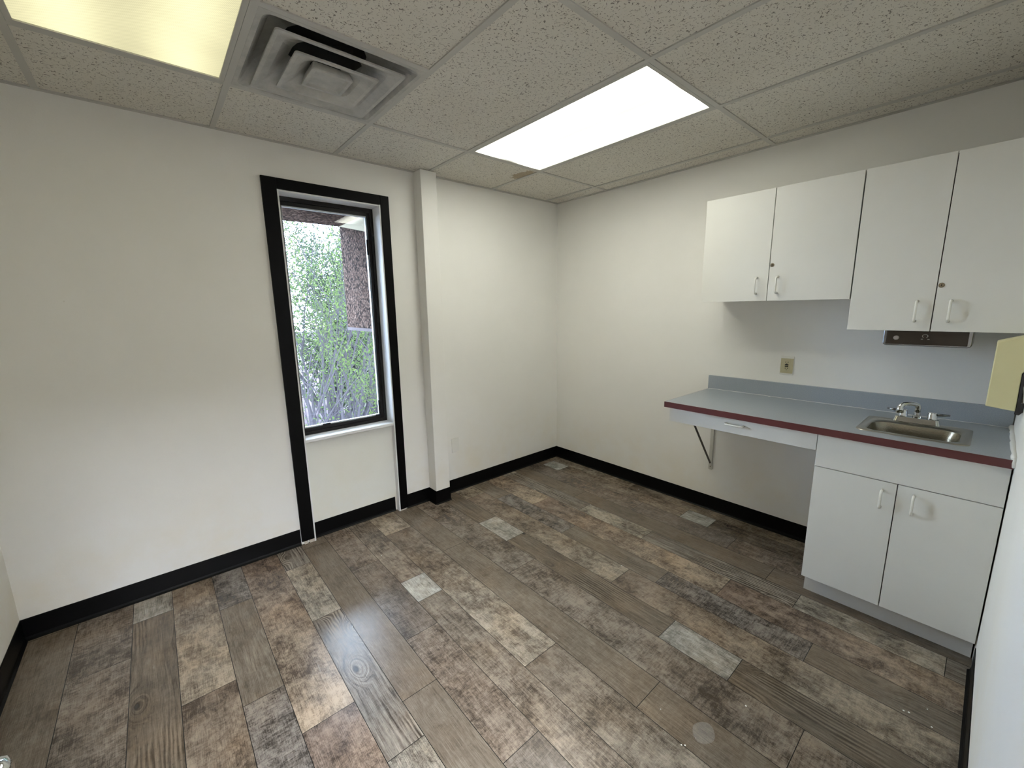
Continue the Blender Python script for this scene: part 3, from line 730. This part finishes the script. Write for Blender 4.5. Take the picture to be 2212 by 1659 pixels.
# counter bracket
t = thing('counter_bracket', 'painted steel support bracket on the wall under the open end of the worktop', 'bracket', (0, -1.538, .31))
bm = bmesh.new(); prism(bm, [(-1.552, .316), (-1.548, .309), (-1.528, .309), (-1.524, .316), (-1.524, .787), (-1.552, .787)], 'x', -.004, 0)
bx(bm, -.020, -.004, -1.552, -1.5495, .345, .787)
obj('wall_arm', bm, m_galv, t)
bm = bmesh.new(); bx(bm, -.40, -.021, -1.552, -1.524, .783, .787); obj('shelf_arm', bm, m_galv, t)
bm = bmesh.new(); tube(bm, [(-.009, -1.536, .362), (-.36, -1.536, .782)], .0085, 4); obj('brace', bm, m_brace, t, label='dark diagonal bar')
bm = bmesh.new(); lathe(bm, [(.0042, -.004), (.004, -.0062), (.0015, -.0070)], 'x', (0, -1.538, .333), 12); obj('screw', bm, m_lock, t)

# metal dispenser under the right wall cabinet
t = thing('towel_dispenser', 'dark brown metal dispenser under the taller wall cabinet', 'dispenser', (-.17, -2.57, 1.29))
bm = bmesh.new(); prism(bm, [(y_, z_) for y_, z_ in [(-2.424, 1.362), (-2.424, 1.300), (-2.430, 1.292), (-2.438, 1.290), (-2.706, 1.290), (-2.716, 1.293), (-2.720, 1.301), (-2.720, 1.362)]], 'x', -.272, -.06)
obj('housing', bm, m_dchrome, t, bevel=.003)
bm = bmesh.new(); bx(bm, -.2745, -.270, -2.707, -2.434, 1.297, 1.360); obj('front_panel', bm, m_brown, t, bevel=.002)
bm = bmesh.new(); lathe(bm, [(.0105, -.2745), (.0105, -.2765), (.008, -.278), (.002, -.2785)], 'x', (0, -2.472, 1.327), 20); obj('button', bm, plain('pale_button', (.42, .38, .36, 1), .35, .3), t, smooth=True)
bm = bmesh.new()
pts = [(-.2755, -2.570+.0095*math.cos(a), 1.338+.0075*math.sin(a)) for a in [math.radians(-60+30*k) for k in range(11)]]
tube(bm, pts, .0011, 6)
for yy in (-2.582, -2.560): bx(bm, -.2762, -.2740, yy-.004, yy+.003, 1.3225, 1.3250)
obj('emblem', bm, plain('etched_mark', (.40, .39, .35, 1), .4, .6), t)

# soap dispenser on the end wall
t = thing('soap_dispenser', 'yellowed soap dispenser with black back on the end wall above the worktop', 'dispenser', (-.40, -D, 1.05))
bm = bmesh.new(); prism(bm, [(-2.790, 1.333), (-2.790, 1.074), (-2.869, 1.064), (-2.867, 1.215), (-2.886, 1.240), (-2.886, 1.368)], 'x', -.45, -.33)
obj('cover', bm, m_yellow, t, bevel=.003)
bm = bmesh.new(); prism(bm, [(-2.8865, 1.345), (-2.8865, 1.238), (-2.8675, 1.212), (-2.8695, 1.063), (-2.868, 1.052), (-2.880, 1.048), (-D+.0005, 1.062), (-D+.0005, 1.345)], 'x', -.44, -.335)
obj('back_plate', bm, m_blackgl, t, bevel=.002)
bm = bmesh.new(); tube(bm, [(-.446, -2.883, 1.20), (-.448, -2.880, 1.16), (-.446, -2.884, 1.10)], .0030, 8); obj('key_tab', bm, m_chrome, t)

# ================================================================== DOOR
dr = struct(bpy.data.objects.new('door_1', None), 'open door at the left of the doorway'); sc.collection.objects.link(dr); dr.location = (-3.28, -D, 0)
bm = bmesh.new(); bx(bm, -3.290, -3.246, -2.885, -2.010, .012, 2.03); obj('door_leaf', bm, m_door, dr, bevel=.002)
bm = bmesh.new(); ky, kz = -2.090, .966
lathe(bm, [(.031, 0), (.031, .005), (.012, .010), (.011, .026), (.018, .034), (.0240, .053), (.0240, .068), (.020, .079), (.010, .0835)], 'x', (-3.246, ky, kz), 28)
obj('door_knob', bm, m_chrome, dr, smooth=True, label='shiny round door knob')
bm = bmesh.new()
bx(bm, DX0, DX0+.02, -D-.12, -D-.001, 0, DZ); bx(bm, DX1-.02, DX1, -D-.12, -D-.001, 0, DZ); bx(bm, DX0+.02, DX1-.02, -D-.12, -D-.001, DZ-.02, DZ)
obj('door_jamb', bm, m_black, dr)

# ================================================================== SMALL THINGS ON THE FLOOR
mt, n, p, _ = new_mat('clear_plastic'); p.inputs['Base Color'].default_value = (.85, .82, .78, 1); p.inputs['Roughness'].default_value = .12; p.inputs['Alpha'].default_value = .13
m_clear = mt
pc = Vector((-1.676, -2.281, 0)); bm = bmesh.new()
loops_to_mesh(bm, [[(pc.x+.040*math.cos(a)*s_*(1+.15*math.cos(2*a)), pc.y+.036*math.sin(a)*s_, z_) for a in [2*math.pi*k/28 for k in range(28)]] for s_, z_ in ((1.0, .0003), (1.0, .0020), (.93, .0030), (.6, .0034))])
tag(obj('plastic_disc', bm, m_clear), 'thin clear plastic disc lying on the floor planks', 'plastic disc')
SP = [(-1.041, -2.733), (-1.036, -2.747), (-.969, -2.790), (-1.708, -2.134), (-1.456, -2.340), (-1.067, -1.521), (-1.05, -2.808), (-2.076, -.469), (-1.773, -2.249), (-1.765, -2.258), (-.083, -1.010)]
bm = bmesh.new(); rnd = random.Random(2)
for x_, y_ in SP:
    r_ = rnd.uniform(.0018, .0035); lathe(bm, [(r_, .0002), (r_*.8, .0012), (r_*.3, .0018)], 'z', (x_, y_, 0), 6)
o = tag(obj('paint_specks', bm, m_white), 'white paint specks and crumbs scattered over the floor planks', 'paint specks'); o['kind'] = 'stuff'
